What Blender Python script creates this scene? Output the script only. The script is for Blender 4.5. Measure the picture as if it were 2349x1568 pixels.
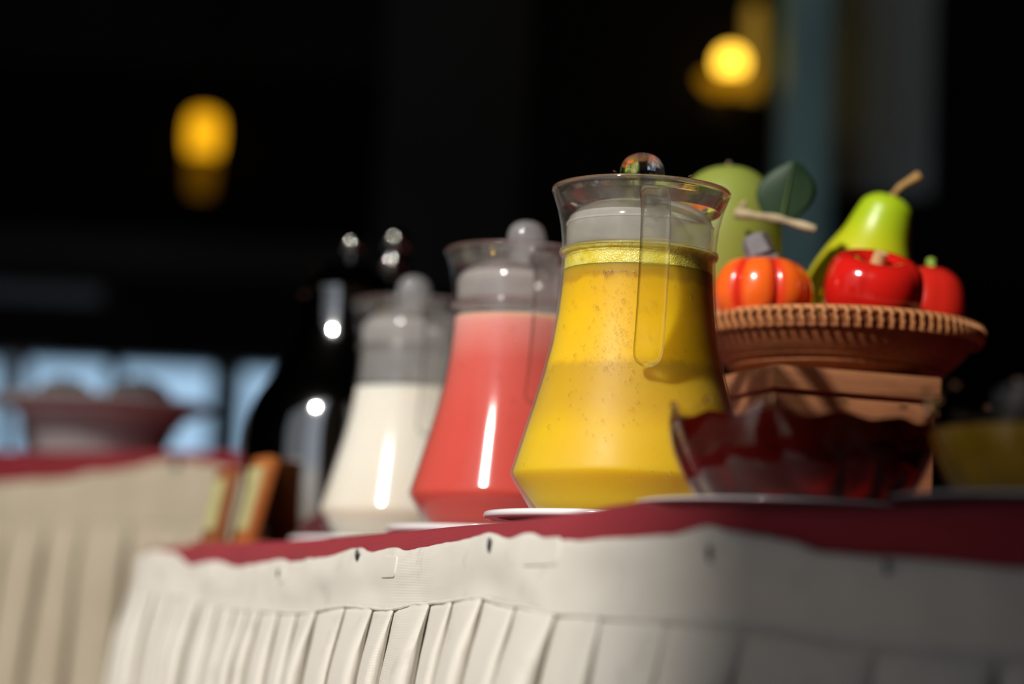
import bpy, bmesh, math, random
from mathutils import Vector, Matrix, noise
from math import sin, cos, pi, radians, tan, sqrt, atan2

for o in list(bpy.data.objects): bpy.data.objects.remove(o)
sc = bpy.context.scene
C = sc.collection
random.seed(7)

# ------------------------------------------------------------------ camera
cd = bpy.data.cameras.new('camera'); cam = bpy.data.objects.new('camera', cd); C.objects.link(cam)
cd.sensor_width = 36.0; cd.lens = 85.0; cd.clip_start = 0.02; cd.clip_end = 200
cam.matrix_world = (Matrix.Translation((0, 0, .673)) @ Matrix.Rotation(pi/2 + radians(6.97), 4, 'X')
                    @ Matrix.Rotation(radians(2.6), 4, 'Z'))
cd.dof.use_dof = True; cd.dof.focus_distance = 1.68; cd.dof.aperture_fstop = 2.7
sc.camera = cam

# ------------------------------------------------------------------ sky, sun, exposure
w = bpy.data.worlds.new('sky'); sc.world = w; w.use_nodes = True
bg = w.node_tree.nodes['Background']
bg.inputs[0].default_value = (.55, .62, .72, 1); bg.inputs[1].default_value = 1.15
sd = bpy.data.lights.new('sun', 'SUN'); sun = bpy.data.objects.new('sun', sd); C.objects.link(sun)
sd.energy = 4.3; sd.angle = radians(3.0); sd.color = (1, .955, .88)
SUN_AZ, SUN_EL = radians(35), radians(35.5)
sdir = Vector((-sin(SUN_AZ)*cos(SUN_EL), -cos(SUN_AZ)*cos(SUN_EL), sin(SUN_EL)))     # towards the sun
sun.rotation_euler = sdir.to_track_quat('Z', 'Y').to_euler(); sun.location = sdir * 12
sc.view_settings.view_transform = 'Standard'; sc.view_settings.look = 'None'
sc.view_settings.exposure = 0.0; sc.view_settings.gamma = 1.0
sc.view_settings.use_curve_mapping = False
sc.cycles.use_denoising = True
sc.cycles.transparent_max_bounces = 24; sc.cycles.max_bounces = 14
sc.cycles.transmission_bounces = 12; sc.cycles.sample_clamp_indirect = 6.0

# ------------------------------------------------------------------ materials
def new_mat(name):
    m = bpy.data.materials.new(name); m.use_nodes = True
    nt = m.node_tree; nt.nodes.clear()
    out = nt.nodes.new('ShaderNodeOutputMaterial')
    return m, nt, out
def N(nt, t, **kw):
    n = nt.nodes.new(t)
    for k, v in kw.items():
        if hasattr(n, k): setattr(n, k, v)
    return n
def L(nt, a, b): nt.links.new(a, b)
def ramp(nt, src, stops, interp='LINEAR'):
    r = N(nt, 'ShaderNodeValToRGB'); r.color_ramp.interpolation = interp
    e = r.color_ramp.elements
    while len(e) < len(stops): e.new(.5)
    for k, (p, c) in enumerate(stops):
        e[k].position = p; e[k].color = (c[0], c[1], c[2], 1)
    L(nt, src, r.inputs[0]); return r.outputs[0]
def noise_tex(nt, scale, detail=3, vec=None, rough=.5, dist=0):
    n = N(nt, 'ShaderNodeTexNoise'); n.inputs['Scale'].default_value = scale
    n.inputs['Detail'].default_value = detail; n.inputs['Roughness'].default_value = rough
    n.inputs['Distortion'].default_value = dist
    if vec is None:
        tc = N(nt, 'ShaderNodeTexCoord'); vec = tc.outputs['Object']
    L(nt, vec, n.inputs['Vector']); return n.outputs['Fac']
def mixrgb(nt, fac, a, b, blend='MIX'):
    m = N(nt, 'ShaderNodeMix', data_type='RGBA', blend_type=blend)
    for s, v in ((m.inputs[0], fac), (m.inputs[6], a), (m.inputs[7], b)):
        if isinstance(v, (int, float)): s.default_value = v
        elif isinstance(v, tuple): s.default_value = (v[0], v[1], v[2], 1)
        else: L(nt, v, s)
    return m.outputs[2]
def bump(nt, h, strength, dist=.002):
    b = N(nt, 'ShaderNodeBump'); b.inputs['Strength'].default_value = strength
    b.inputs['Distance'].default_value = dist; L(nt, h, b.inputs['Height']); return b.outputs[0]
def principled(nt, out, col, rough=.5, spec=.5, coat=0, sss=0, sssr=(.02, .01, .005), metal=0):
    p = N(nt, 'ShaderNodeBsdfPrincipled')
    if isinstance(col, tuple): p.inputs['Base Color'].default_value = (*col, 1)
    else: L(nt, col, p.inputs['Base Color'])
    p.inputs['Roughness'].default_value = rough; p.inputs['Specular IOR Level'].default_value = spec
    p.inputs['Coat Weight'].default_value = coat; p.inputs['Coat Roughness'].default_value = .06
    p.inputs['Metallic'].default_value = metal
    if sss:
        p.inputs['Subsurface Weight'].default_value = sss; p.inputs['Subsurface Radius'].default_value = sssr
        p.inputs['Subsurface Scale'].default_value = 1.0
    L(nt, p.outputs[0], out.inputs[0]); return p

MATS = {}
def simple(name, col, rough=.5, var=.12, scale=20, bumpk=0, **kw):
    if name in MATS: return MATS[name]
    m, nt, out = new_mat(name)
    n = noise_tex(nt, scale, 4)
    c = ramp(nt, n, [(.3, tuple(v*(1-var) for v in col)), (.7, tuple(min(1, v*(1+var)) for v in col))])
    p = principled(nt, out, c, rough, **kw)
    if bumpk: L(nt, bump(nt, noise_tex(nt, scale*6, 3), bumpk), p.inputs['Normal'])
    MATS[name] = m; return m

def schlick(nt, f0=.04):
    """Fresnel reflectance of a thin sheet, the same from either side"""
    lw = N(nt, 'ShaderNodeLayerWeight'); lw.inputs[0].default_value = .5
    p = N(nt, 'ShaderNodeMath', operation='POWER'); L(nt, lw.outputs['Facing'], p.inputs[0]); p.inputs[1].default_value = 5
    a = N(nt, 'ShaderNodeMath', operation='MULTIPLY_ADD'); L(nt, p.outputs[0], a.inputs[0]); a.inputs[1].default_value = 1-f0; a.inputs[2].default_value = f0
    return a.outputs[0]
def mat_glass_thin(name, rough=.02, tint=(.97, .985, .98), haze=0.0, fog=False, f0=.04, edge=None):
    """clear thin-walled glass: straight-through transmission plus a Fresnel reflection and a little haze"""
    m, nt, out = new_mat(name)
    t = N(nt, 'ShaderNodeBsdfTransparent'); t.inputs[0].default_value = (*tint, 1)
    g = N(nt, 'ShaderNodeBsdfGlossy'); g.inputs['Roughness'].default_value = rough
    base = t.outputs[0]
    if edge is not None:                         # longer glass path towards the edges: darker there
        lw = N(nt, 'ShaderNodeLayerWeight'); lw.inputs[0].default_value = .5
        L(nt, ramp(nt, lw.outputs['Facing'], [(.45, tint), (.80, tuple(v*.86 for v in tint)), (.97, (edge,)*3)]), t.inputs[0])
    if haze or fog:
        d = N(nt, 'ShaderNodeBsdfDiffuse'); d.inputs[0].default_value = (.85, .85, .84, 1)
        tl = N(nt, 'ShaderNodeBsdfTranslucent'); tl.inputs[0].default_value = (.85, .85, .84, 1)
        a = N(nt, 'ShaderNodeMixShader'); a.inputs[0].default_value = .5
        L(nt, d.outputs[0], a.inputs[1]); L(nt, tl.outputs[0], a.inputs[2])
        mx = N(nt, 'ShaderNodeMixShader'); mx.inputs[0].default_value = haze
        if fog:
            h = ramp(nt, noise_tex(nt, 16, 4), [(.42, (haze,)*3), (.75, (haze+.022,)*3)])
            L(nt, h, mx.inputs[0])
        L(nt, base, mx.inputs[1]); L(nt, a.outputs[0], mx.inputs[2]); base = mx.outputs[0]
    if fog:
        r = ramp(nt, noise_tex(nt, 22, 4), [(.35, (rough,)*3), (.7, (rough+.16,)*3)])
        L(nt, r, g.inputs['Roughness'])
    s = N(nt, 'ShaderNodeMixShader'); L(nt, schlick(nt, f0), s.inputs[0])
    L(nt, base, s.inputs[1]); L(nt, g.outputs[0], s.inputs[2]); L(nt, s.outputs[0], out.inputs[0])
    MATS[name] = m; return m

def mat_glass_solid(name, clear=.45, col=(1, 1, 1)):
    """solid moulded glass: refracting body that also lets part of the light straight through"""
    m, nt, out = new_mat(name)
    g = N(nt, 'ShaderNodeBsdfGlass'); g.inputs['IOR'].default_value = 1.48
    g.inputs['Roughness'].default_value = .01; g.inputs['Color'].default_value = (*col, 1)
    t = N(nt, 'ShaderNodeBsdfTransparent')       # longer glass path towards the edges: darker there
    lw = N(nt, 'ShaderNodeLayerWeight'); lw.inputs[0].default_value = .5
    L(nt, ramp(nt, lw.outputs['Facing'], [(.30, (.98, .985, .98)), (.75, (.80, .81, .80)), (.97, (.22, .22, .22))]), t.inputs[0])
    s = N(nt, 'ShaderNodeMixShader'); s.inputs[0].default_value = clear
    L(nt, g.outputs[0], s.inputs[1]); L(nt, t.outputs[0], s.inputs[2]); L(nt, s.outputs[0], out.inputs[0])
    MATS[name] = m; return m

def mat_frosted(name, body=.45, col=(.86, .84, .83), gl=.08, f0=.04):
    m, nt, out = new_mat(name)
    t = N(nt, 'ShaderNodeBsdfTransparent'); t.inputs[0].default_value = (.95, .95, .95, 1)
    d = N(nt, 'ShaderNodeBsdfDiffuse'); d.inputs[0].default_value = (*col, 1)
    tl = N(nt, 'ShaderNodeBsdfTranslucent'); tl.inputs[0].default_value = (*col, 1)
    a = N(nt, 'ShaderNodeMixShader'); a.inputs[0].default_value = .5
    L(nt, d.outputs[0], a.inputs[1]); L(nt, tl.outputs[0], a.inputs[2])
    mx = N(nt, 'ShaderNodeMixShader')
    h = ramp(nt, noise_tex(nt, 30, 4), [(.3, (body*.75,)*3), (.75, (min(1, body*1.2),)*3)])
    L(nt, h, mx.inputs[0]); L(nt, t.outputs[0], mx.inputs[1]); L(nt, a.outputs[0], mx.inputs[2])
    g = N(nt, 'ShaderNodeBsdfGlossy'); g.inputs['Roughness'].default_value = gl
    s = N(nt, 'ShaderNodeMixShader'); L(nt, schlick(nt, f0), s.inputs[0])
    L(nt, mx.outputs[0], s.inputs[1]); L(nt, g.outputs[0], s.inputs[2]); L(nt, s.outputs[0], out.inputs[0])
    MATS[name] = m; return m

def mat_juice(name, stops, zmax, mott=.012, mscale=60, sss=.8, sssr=(.035, .024, .008)):
    """juice whose pulp has settled in layers: colour by height, edges of the layers ragged"""
    m, nt, out = new_mat(name)
    tc = N(nt, 'ShaderNodeTexCoord'); sp = N(nt, 'ShaderNodeSeparateXYZ'); L(nt, tc.outputs['Object'], sp.inputs[0])
    n = noise_tex(nt, mscale, 5, tc.outputs['Object'], .62)
    n2 = noise_tex(nt, mscale*.22, 2, tc.outputs['Object'])
    a = N(nt, 'ShaderNodeMath', operation='MULTIPLY_ADD'); L(nt, n, a.inputs[0]); a.inputs[1].default_value = mott*2; L(nt, sp.outputs[2], a.inputs[2])
    b = N(nt, 'ShaderNodeMath', operation='MULTIPLY_ADD'); L(nt, n2, b.inputs[0]); b.inputs[1].default_value = mott; L(nt, a.outputs[0], b.inputs[2])
    s = N(nt, 'ShaderNodeMath', operation='SUBTRACT'); L(nt, b.outputs[0], s.inputs[0]); s.inputs[1].default_value = mott*1.5
    d = N(nt, 'ShaderNodeMath', operation='DIVIDE'); L(nt, s.outputs[0], d.inputs[0]); d.inputs[1].default_value = zmax
    c = ramp(nt, d.outputs[0], stops)
    principled(nt, out, c, .5, .06, sss=sss, sssr=sssr)
    MATS[name] = m; return m

def mat_cloth(name, col, weave=.0011, dirt=None, rough=.9, sheen=.15, wv=.10, crease=0.0):
    """woven fabric: thread pattern and grubby blotches along the UVs (in metres)"""
    m, nt, out = new_mat(name)
    tc = N(nt, 'ShaderNodeTexCoord'); uv = tc.outputs['UV']
    hs = []
    for ax in 'XY':
        wt = N(nt, 'ShaderNodeTexWave', wave_type='BANDS', bands_direction=ax); wt.inputs['Scale'].default_value = 1/weave/6.2832*2
        wt.inputs['Distortion'].default_value = .6; wt.inputs['Detail'].default_value = 1
        L(nt, uv, wt.inputs['Vector']); hs.append(wt.outputs['Fac'])
    mu = N(nt, 'ShaderNodeMath', operation='MULTIPLY'); L(nt, hs[0], mu.inputs[0]); L(nt, hs[1], mu.inputs[1])
    n = noise_tex(nt, 14, 4, uv)
    c = ramp(nt, n, [(.3, tuple(v*.93 for v in col)), (.7, col)])
    if dirt:
        dn = noise_tex(nt, 21, 5, uv, .65)
        f = ramp(nt, dn, [(.56, (0, 0, 0)), (.78, (.55, .55, .55))])
        c = mixrgb(nt, f, c, dirt)
        dn2 = noise_tex(nt, 130, 3, uv, .6)
        f2 = ramp(nt, dn2, [(.70, (0, 0, 0)), (.78, (.35, .35, .35))])
        c = mixrgb(nt, f2, c, dirt)
    c = mixrgb(nt, wv, c, mu.outputs[0], 'MULTIPLY')
    p = principled(nt, out, c, rough, .2)
    p.inputs['Sheen Weight'].default_value = sheen
    L(nt, bump(nt, mu.outputs[0], .35, .0006), p.inputs['Normal'])
    MATS[name] = m; return m

def mat_wood(name, col, col2, scale=14, rough=.55, stretch=(1, 8, 8)):
    m, nt, out = new_mat(name)
    tc = N(nt, 'ShaderNodeTexCoord'); mp = N(nt, 'ShaderNodeMapping'); mp.inputs['Scale'].default_value = stretch
    L(nt, tc.outputs['Object'], mp.inputs[0])
    n = noise_tex(nt, scale, 5, mp.outputs[0], .6, .6)
    c = ramp(nt, n, [(.3, col2), (.68, col)])
    p = principled(nt, out, c, rough, .35)
    L(nt, bump(nt, n, .25), p.inputs['Normal'])
    MATS[name] = m; return m

def mat_emit(name, col, strength):
    m, nt, out = new_mat(name)
    e = N(nt, 'ShaderNodeEmission'); e.inputs[0].default_value = (*col, 1); e.inputs[1].default_value = strength
    L(nt, e.outputs[0], out.inputs[0]); MATS[name] = m; return m

def mat_grad(name, stops, axis=2, lo=0, hi=1, rough=.4, spec=.5, coat=0, nscale=30, nk=.15, sss=0):
    """skin of a fruit: colour changes from base to top"""
    m, nt, out = new_mat(name)
    tc = N(nt, 'ShaderNodeTexCoord'); sp = N(nt, 'ShaderNodeSeparateXYZ'); L(nt, tc.outputs['Object'], sp.inputs[0])
    mr = N(nt, 'ShaderNodeMapRange'); L(nt, sp.outputs[axis], mr.inputs[0])
    mr.inputs[1].default_value = lo; mr.inputs[2].default_value = hi
    n = noise_tex(nt, nscale, 4, tc.outputs['Object'])
    a = N(nt, 'ShaderNodeMath', operation='MULTIPLY_ADD'); L(nt, n, a.inputs[0]); a.inputs[1].default_value = nk; L(nt, mr.outputs[0], a.inputs[2])
    s = N(nt, 'ShaderNodeMath', operation='SUBTRACT'); L(nt, a.outputs[0], s.inputs[0]); s.inputs[1].default_value = nk*.5
    principled(nt, out, ramp(nt, s.outputs[0], stops), rough, spec, coat, sss=sss, sssr=(.01, .006, .002))
    MATS[name] = m; return m

# ------------------------------------------------------------------ mesh helpers
def finish(bm, name, mat, parent=None, smooth=True, angle=40, recalc=True):
    if recalc: bmesh.ops.recalc_face_normals(bm, faces=bm.faces)
    me = bpy.data.meshes.new(name); bm.to_mesh(me); bm.free()
    if smooth:
        for p in me.polygons: p.use_smooth = True
        me.set_sharp_from_angle(angle=radians(angle))
    o = bpy.data.objects.new(name, me); C.objects.link(o)
    if mat: me.materials.append(mat)
    if parent: o.parent = parent
    return o
def tag(o, label, cat, group=None, kind=None):
    o['label'] = label
    if cat: o['category'] = cat
    if group: o['group'] = group
    if kind: o['kind'] = kind
    return o
def thing(name, label, cat, loc=(0, 0, 0), rz=0, group=None):
    o = bpy.data.objects.new(name, None); C.objects.link(o); o.empty_display_size = .02
    o.location = loc; o.rotation_euler = (0, 0, rz)
    return tag(o, label, cat, group)
def struct(o, label=None):
    o['kind'] = 'structure'
    if label: o['label'] = label
    return o
def lathe(bm, prof, seg=64, fn=None, M=None, cap=False):
    """revolve (r, z) points; r == 0 closes to a point"""
    rings = []
    for r, z in prof:
        if r < 1e-6:
            p = Vector((0, 0, z)); p = fn(p, 0) if fn else p
            rings.append([bm.verts.new(M @ p if M else p)])
        else:
            row = []
            for k in range(seg):
                a = 2*pi*k/seg; p = Vector((r*cos(a), r*sin(a), z))
                if fn: p = fn(p, a)
                row.append(bm.verts.new(M @ p if M else p))
            rings.append(row)
    for A, B in zip(rings, rings[1:]):
        if len(A) == 1 and len(B) == 1: continue
        for k in range(seg):
            k2 = (k+1) % seg
            if len(A) == 1: bm.faces.new((A[0], B[k], B[k2]))
            elif len(B) == 1: bm.faces.new((A[k], A[k2], B[0]))
            else: bm.faces.new((A[k], A[k2], B[k2], B[k]))
    return bm
def spline(pts, n):
    """Catmull-Rom through tuples"""
    pts = [Vector(p) for p in pts]; out = []
    P = [pts[0]*2-pts[1]] + pts + [pts[-1]*2-pts[-2]]
    for i in range(1, len(P)-2):
        for k in range(n):
            t = k/n
            out.append(.5*((2*P[i]) + (P[i+1]-P[i-1])*t + (2*P[i-1]-5*P[i]+4*P[i+1]-P[i+2])*t*t
                           + (3*P[i]-P[i-1]-3*P[i+1]+P[i+2])*t**3))
    out.append(pts[-1]); return out
def smooth_prof(pts, n=4):
    return [(max(0, p.x), p.y) for p in spline([(a, b, 0) for a, b in pts], n)]
def sweep(bm, path, sec, side=None, caps=True):
    """sweep sections; sec(i, u) gives a list of (a, b) offsets along (side, normal)"""
    n = len(path); rows = []
    for i, p in enumerate(path):
        t = (path[min(i+1, n-1)] - path[max(i-1, 0)]).normalized()
        s = Vector(side) if side is not None else (t.cross(Vector((0, 0, 1))) if abs(t.z) < .95 else t.cross(Vector((0, 1, 0))))
        s = (s - t*s.dot(t)).normalized(); q = s.cross(t)
        rows.append([bm.verts.new(p + s*a + q*b) for a, b in sec(i, i/(n-1))])
    m = len(rows[0])
    for A, B in zip(rows, rows[1:]):
        for k in range(m): bm.faces.new((A[k], A[(k+1) % m], B[(k+1) % m], B[k]))
    if caps:
        bm.faces.new(rows[0][::-1]); bm.faces.new(rows[-1])
    return bm
def circ(r, n=10): return [(r*cos(2*pi*k/n), r*sin(2*pi*k/n)) for k in range(n)]
def tube(bm, path, rad, n=10):
    return sweep(bm, path, lambda i, u: circ(rad(u) if callable(rad) else rad, n))
def rrect(a, b, r, n=4):
    out = []
    for cx, cy, a0 in ((a-r, b-r, 0), (-a+r, b-r, pi/2), (-a+r, -b+r, pi), (a-r, -b+r, 3*pi/2)):
        for k in range(n+1): out.append((cx + r*cos(a0+pi/2*k/n), cy + r*sin(a0+pi/2*k/n)))
    return out
def box(bm, lo, hi, M=None, bev=0):
    t = bmesh.new(); bmesh.ops.create_cube(t, size=1)
    for v in t.verts:
        v.co = Vector([lo[i] + (v.co[i]+.5)*(hi[i]-lo[i]) for i in range(3)])
    if bev: bmesh.ops.bevel(t, geom=list(t.edges), offset=bev, segments=2, profile=.5, affect='EDGES')
    vs = {}
    for v in t.verts: vs[v] = bm.verts.new(M @ v.co if M else v.co)
    for f in t.faces: bm.faces.new([vs[v] for v in f.verts])
    t.free(); return bm
def boxo(name, lo, hi, mat, parent=None, bev=0, M=None):
    return finish(box(bmesh.new(), lo, hi, M, bev), name, mat, parent, smooth=bev > 0)
def ball(bm, c, r, sq=1, u=24, v=16, M=None):
    prof = [(r*sin(pi*k/v), -r*sq*cos(pi*k/v)) for k in range(v+1)]
    prof[0] = (0, -r*sq); prof[-1] = (0, r*sq)
    return lathe(bm, [(a, b) for a, b in prof], u, M=(M or Matrix()) @ Matrix.Translation(c))

# ------------------------------------------------------------------ the place
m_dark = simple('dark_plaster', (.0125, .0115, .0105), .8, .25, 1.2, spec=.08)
m_darker = simple('stained_wood_panel', (.0022, .0016, .0012), .7, .3, 2, spec=.05)
m_beam = simple('grey_beam_paint', (.040, .040, .039), .8, .15, 2, spec=.1)
m_floor = simple('terracotta_floor', (.26, .19, .14), .7, .2, 3)
m_ground = simple('terrace_paving', (.42, .38, .33), .85, .15, 2)
m_sunblock = simple('sun_block_plaster', (.30, .27, .23), .85, .1, 1.5)
m_post = simple('pale_blue_post_paint', (.50, .86, .92), .6, .15, 3)
m_right = simple('grey_side_wall', (.46, .56, .62), .8, .2, 1.5, spec=.1)
m_mull = simple('window_frame_dark', (.012, .012, .014), .5, .2, 4)
m_sunslats = simple('sun_filter_slats', (.28, .18, .10), .7, .2, 5)
m_pane = mat_glass_thin('window_glass', .02, (.78, .92, 1.0))
m_tint = mat_glass_thin('tinted_window_glass', .25, (.035, .04, .055))

BY = 8.0
struct(boxo('floor', (-8, -1.0, -.1), (4, BY+.4, 0), m_floor))
struct(boxo('floor_terrace', (-30, -30, -.14), (30, -1.0, -.02), m_ground))
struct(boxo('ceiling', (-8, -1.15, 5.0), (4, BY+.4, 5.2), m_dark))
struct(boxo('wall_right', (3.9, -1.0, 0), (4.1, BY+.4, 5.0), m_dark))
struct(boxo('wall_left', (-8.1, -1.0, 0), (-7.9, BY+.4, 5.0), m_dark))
struct(boxo('wall_sun_block', (-1.57, -1.15, 0), (4, -1.0, 5.0), m_sunblock))  # unseen wall added to keep the sun off the table's right side
bm = bmesh.new()
for k in range(53):
    x = -3.20 - k*.09
    box(bm, (x-.035, -1.10, 0), (x, -1.088, 5.0))
struct(finish(bm, 'wall_sun_slats', m_sunslats, smooth=False))  # unseen slats added to pass only part of the sun to the left table
# back wall, pieced round the window openings
wins = [(-2.40, -2.06), (-2.03, -1.72), (-1.70, -1.345), (-1.3155, -.996), (-.902, -.56)]
bm = bmesh.new()
box(bm, (-8, BY, 0), (4, BY+.2, .78)); box(bm, (-8, BY, 1.538), (-2.42, BY+.2, 1.72)); box(bm, (-2.42, BY, 1.538), (4, BY+.2, 1.72))
box(bm, (-8, BY, .78), (-2.42, BY+.2, 1.538)); box(bm, (-.54, BY, .78), (1.72, BY+.2, 1.538)); box(bm, (2.1, BY, .78), (4, BY+.2, 1.538)); 
box(bm, (-8, BY, 1.785), (-.47, BY+.2, 1.95)); box(bm, (-1.37, BY, 1.72), (4, BY+.2, 1.785)); box(bm, (-8, BY, 1.72), (-2.42, BY+.2, 1.785))
box(bm, (-8, BY, 2.53), (-.47, BY+.2, 5.0)); box(bm, (-.47, BY, 1.785), (4, BY+.2, 5.0))
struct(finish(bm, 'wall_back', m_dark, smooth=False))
struct(boxo('wall_alcove', (-8, BY+.05, 1.9), (-.4, BY+.1, 2.6), m_darker))
struct(boxo('trim_1', (-8, BY-.12, 1.80), (-.42, BY-.001, 1.945), m_beam, bev=.01))
struct(boxo('trim_2', (-.47, BY-.08, 1.80), (.02, BY-.001, 4.5), m_beam, bev=.01))
struct(boxo('trim_3', (.83, 7.55, 0), (.985, 7.72, 5.0), m_post, bev=.01))
struct(boxo('wall_side_panel', (.99, BY-.06, 2.2), (1.37, BY-.001, 4.5), m_right))
bm = bmesh.new()
for a, b in ((-.1, 1.3),):
    box(bm, (1.0, BY-.05, .5), (2.4, BY-.001, 1.9))
struct(finish(bm, 'wall_lower_panel', m_darker, smooth=False))
for k, (a, b) in enumerate(wins):
    f = bmesh.new(); z0, z1 = .78, 1.538
    for lo, hi in (((a-.018, BY+.02, z0), (a, BY+.16, z1)), ((b, BY+.02, z0), (b+.018, BY+.16, z1)),
                   ((a-.018, BY+.02, z1-.012), (b+.018, BY+.16, z1)), ((a-.018, BY+.02, z0), (b+.018, BY+.16, z0+.03))):
        box(f, lo, hi)
    if k == 3: box(f, (b+.018, BY, z0), (-.92, BY+.18, z1))
    fo = struct(finish(f, 'window_%d' % (k+1), m_mull, smooth=False), (None, None, 'bright dark-framed window pane at the picture edge, behind the grey bowl', 'bright dark-framed window pane between the other two lit panes', 'bright dark-framed window pane partly hidden by the dark urn')[k])
    boxo('pane', (a, BY+.07, z0+.03), (b, BY+.078, z1-.012), m_pane, fo)
f = bmesh.new(); box(f, (-2.42, BY+.02, 1.70), (-1.37, BY+.1, 1.722)); box(f, (-1.385, BY+.02, 1.72), (-1.37, BY+.1, 1.785))
fo = struct(finish(f, 'window_6', m_mull, smooth=False), 'narrow dark tinted transom window above the panes')
boxo('pane', (-2.42, BY+.05, 1.72), (-1.385, BY+.058, 1.785), m_tint, fo)
f = bmesh.new(); box(f, (1.70, BY-.02, .78), (1.74, BY+.1, 1.54)); box(f, (2.08, BY-.02, .78), (2.12, BY+.1, 1.54))
fo = struct(finish(f, 'window_7', m_mull, smooth=False), 'dim tinted window at the right of the far wall')
boxo('pane', (1.74, BY+.05, .78), (2.08, BY+.058, 1.54), m_tint, fo)

# curtain in the leftmost pane
bm = bmesh.new(); rows = []
for i in range(14):
    u = i/13; row = []
    for k in range(9):
        v = k/8; row.append(bm.verts.new((-1.645 + .055*u + .05*v*(1-.3*u), BY-.09 + .02*sin(u*14), 1.53 - .42*v)))
    rows.append(row)
for i in range(13):
    for k in range(8): bm.faces.new((rows[i][k], rows[i+1][k], rows[i+1][k+1], rows[i][k+1]))
cu = finish(bm, 'curtain', simple('pink_curtain', (.55, .30, .29), .9, .15, 20), angle=80)
sm = cu.modifiers.new('thickness', 'SOLIDIFY'); sm.thickness = .004
rod = bmesh.new(); tube(rod, [Vector((-1.72, BY-.09, 1.535)), Vector((-1.50, BY-.09, 1.535))], .006, 8); tube(rod, [Vector((-1.71, BY-.09, 1.535)), Vector((-1.71, BY+.0, 1.56))], .005, 8); tube(rod, [Vector((-1.51, BY-.09, 1.535)), Vector((-1.51, BY+.0, 1.56))], .005, 8)
finish(rod, 'curtain_rod', simple('rod_dark', (.02, .02, .02), .4), cu)
tag(cu, 'narrow dusky pink curtain hanging in the leftmost bright window', 'curtain')

# ------------------------------------------------------------------ lamps
m_amber = mat_emit('amber_glow_glass', (1.0, .46, .010), 1.2)
m_amber2 = mat_emit('amber_glow_glass_dim', (1.0, .42, .008), .10)
m_bulb = mat_emit('bulb_glow', (1.0, .56, .045), 4.5)
m_metal = simple('dark_metal', (.02, .018, .016), .4, .2, 20, metal=.8)
t = thing('hanging_lantern', 'tall tapered amber glass lantern glowing in the dark alcove', 'lamp', (-1.055, 7.9, 2.085))
bm = bmesh.new(); lathe(bm, smooth_prof([(.046, .125), (.055, .17), (.056, .22), (.048, .262), (.03, .275)], 4), 32); finish(bm, 'lantern_glass', m_amber, t)
bm = bmesh.new(); lathe(bm, [(0, .0), (.036, .0), (.042, .05), (.050, .125), (.046, .127)], 32); finish(bm, 'lower_glass', m_amber2, t)
bm = bmesh.new(); lathe(bm, [(0, .30), (.032, .30), (.034, .276), (0, .274)], 24); lathe(bm, [(.004, .30), (.004, 2.515)], 8); finish(bm, 'hanging_rod', m_metal, t)
t = thing('wall_lamp', 'round amber bulb lamp over a shallow dish near the pale post', 'lamp', (.675, 7.75, 2.47))
bm = bmesh.new(); ball(bm, (0, 0, .105), .046); finish(bm, 'bulb', m_bulb, t)
bm = bmesh.new(); lathe(bm, smooth_prof([(.002, .008), (.07, .012), (.100, .045), (.097, .048), (.068, .018), (.002, .016)], 3), 32)
finish(bm, 'dish', mat_emit('amber_dish_glow', (1.0, .44, .012), .38), t)  # dish emits by itself, standing in for the bulb's light on it
bm = bmesh.new(); lathe(bm, [(.018, .015), (.018, .062), (0, .062)], 16); box(bm, (-.012, .0, -.01), (.012, .248, .012)); box(bm, (-.04, .235, -.06), (.04, .249, .06)); finish(bm, 'bracket', m_metal, t, angle=30)
t = thing('wall_glow', 'slim amber tube added for the glow on the wall beside the pale post', 'lamp', (.765, 7.92, 2.50))
bm = bmesh.new(); lathe(bm, [(0, 0), (.022, 0), (.030, .10), (.026, .30), (.016, .32), (0, .32)], 24)
finish(bm, 'glow_tube', mat_emit('amber_tube_glow', (.9, .50, .06), .30), t)  # added glowing tube, stands in for lamplight spread on the wall
bm = bmesh.new(); lathe(bm, [(0, -.02), (.024, -.02), (.024, 0), (0, 0)], 20); box(bm, (-.012, .0, -.015), (.012, .079, .0)); finish(bm, 'bracket', m_metal, t, angle=30)

# ------------------------------------------------------------------ buffet table path
RAW = [(.1023, 2.9526), (-.3612, 2.7944), (-.3809, 2.7851), (-.3945, 2.7729), (-.4019, 2.7577), (-.4033, 2.7394),
       (-.3986, 2.7182), (.02, 1.478), (.0354, 1.436), (.0523, 1.3973), (.0708, 1.3617), (.0908, 1.3292), (.1123, 1.3),
       (.1354, 1.2739), (.16, 1.2509), (.1862, 1.2312), (.2138, 1.2146), (.2431, 1.2012), (.2738, 1.191), (.3062, 1.1839),
       (.34, 1.18), (1.0, 1.17)]
class Path:
    def __init__(s, raw):
        s.p = [Vector(a) for a in raw]; s.t = [0]
        for a, b in zip(s.p, s.p[1:]): s.t.append(s.t[-1] + (b-a).length)
        s.len = s.t[-1]
    def at(s, t):
        t = max(0, min(s.len-1e-6, t))
        for i in range(len(s.t)-1):
            if t <= s.t[i+1]:
                return s.p[i].lerp(s.p[i+1], (t-s.t[i])/(s.t[i+1]-s.t[i]))
    def nrm(s, t, h=.02):
        d = (s.at(t+h) - s.at(t-h)).normalized(); return Vector((d.y, -d.x))
def interp(tab, t):
    if t <= tab[0][0]: return tab[0][1]
    for (a, va), (b, vb) in zip(tab, tab[1:]):
        if t <= b:
            k = (t-a)/(b-a); k = k*k*(3-2*k); return va + (vb-va)*k
    return tab[-1][1]
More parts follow.
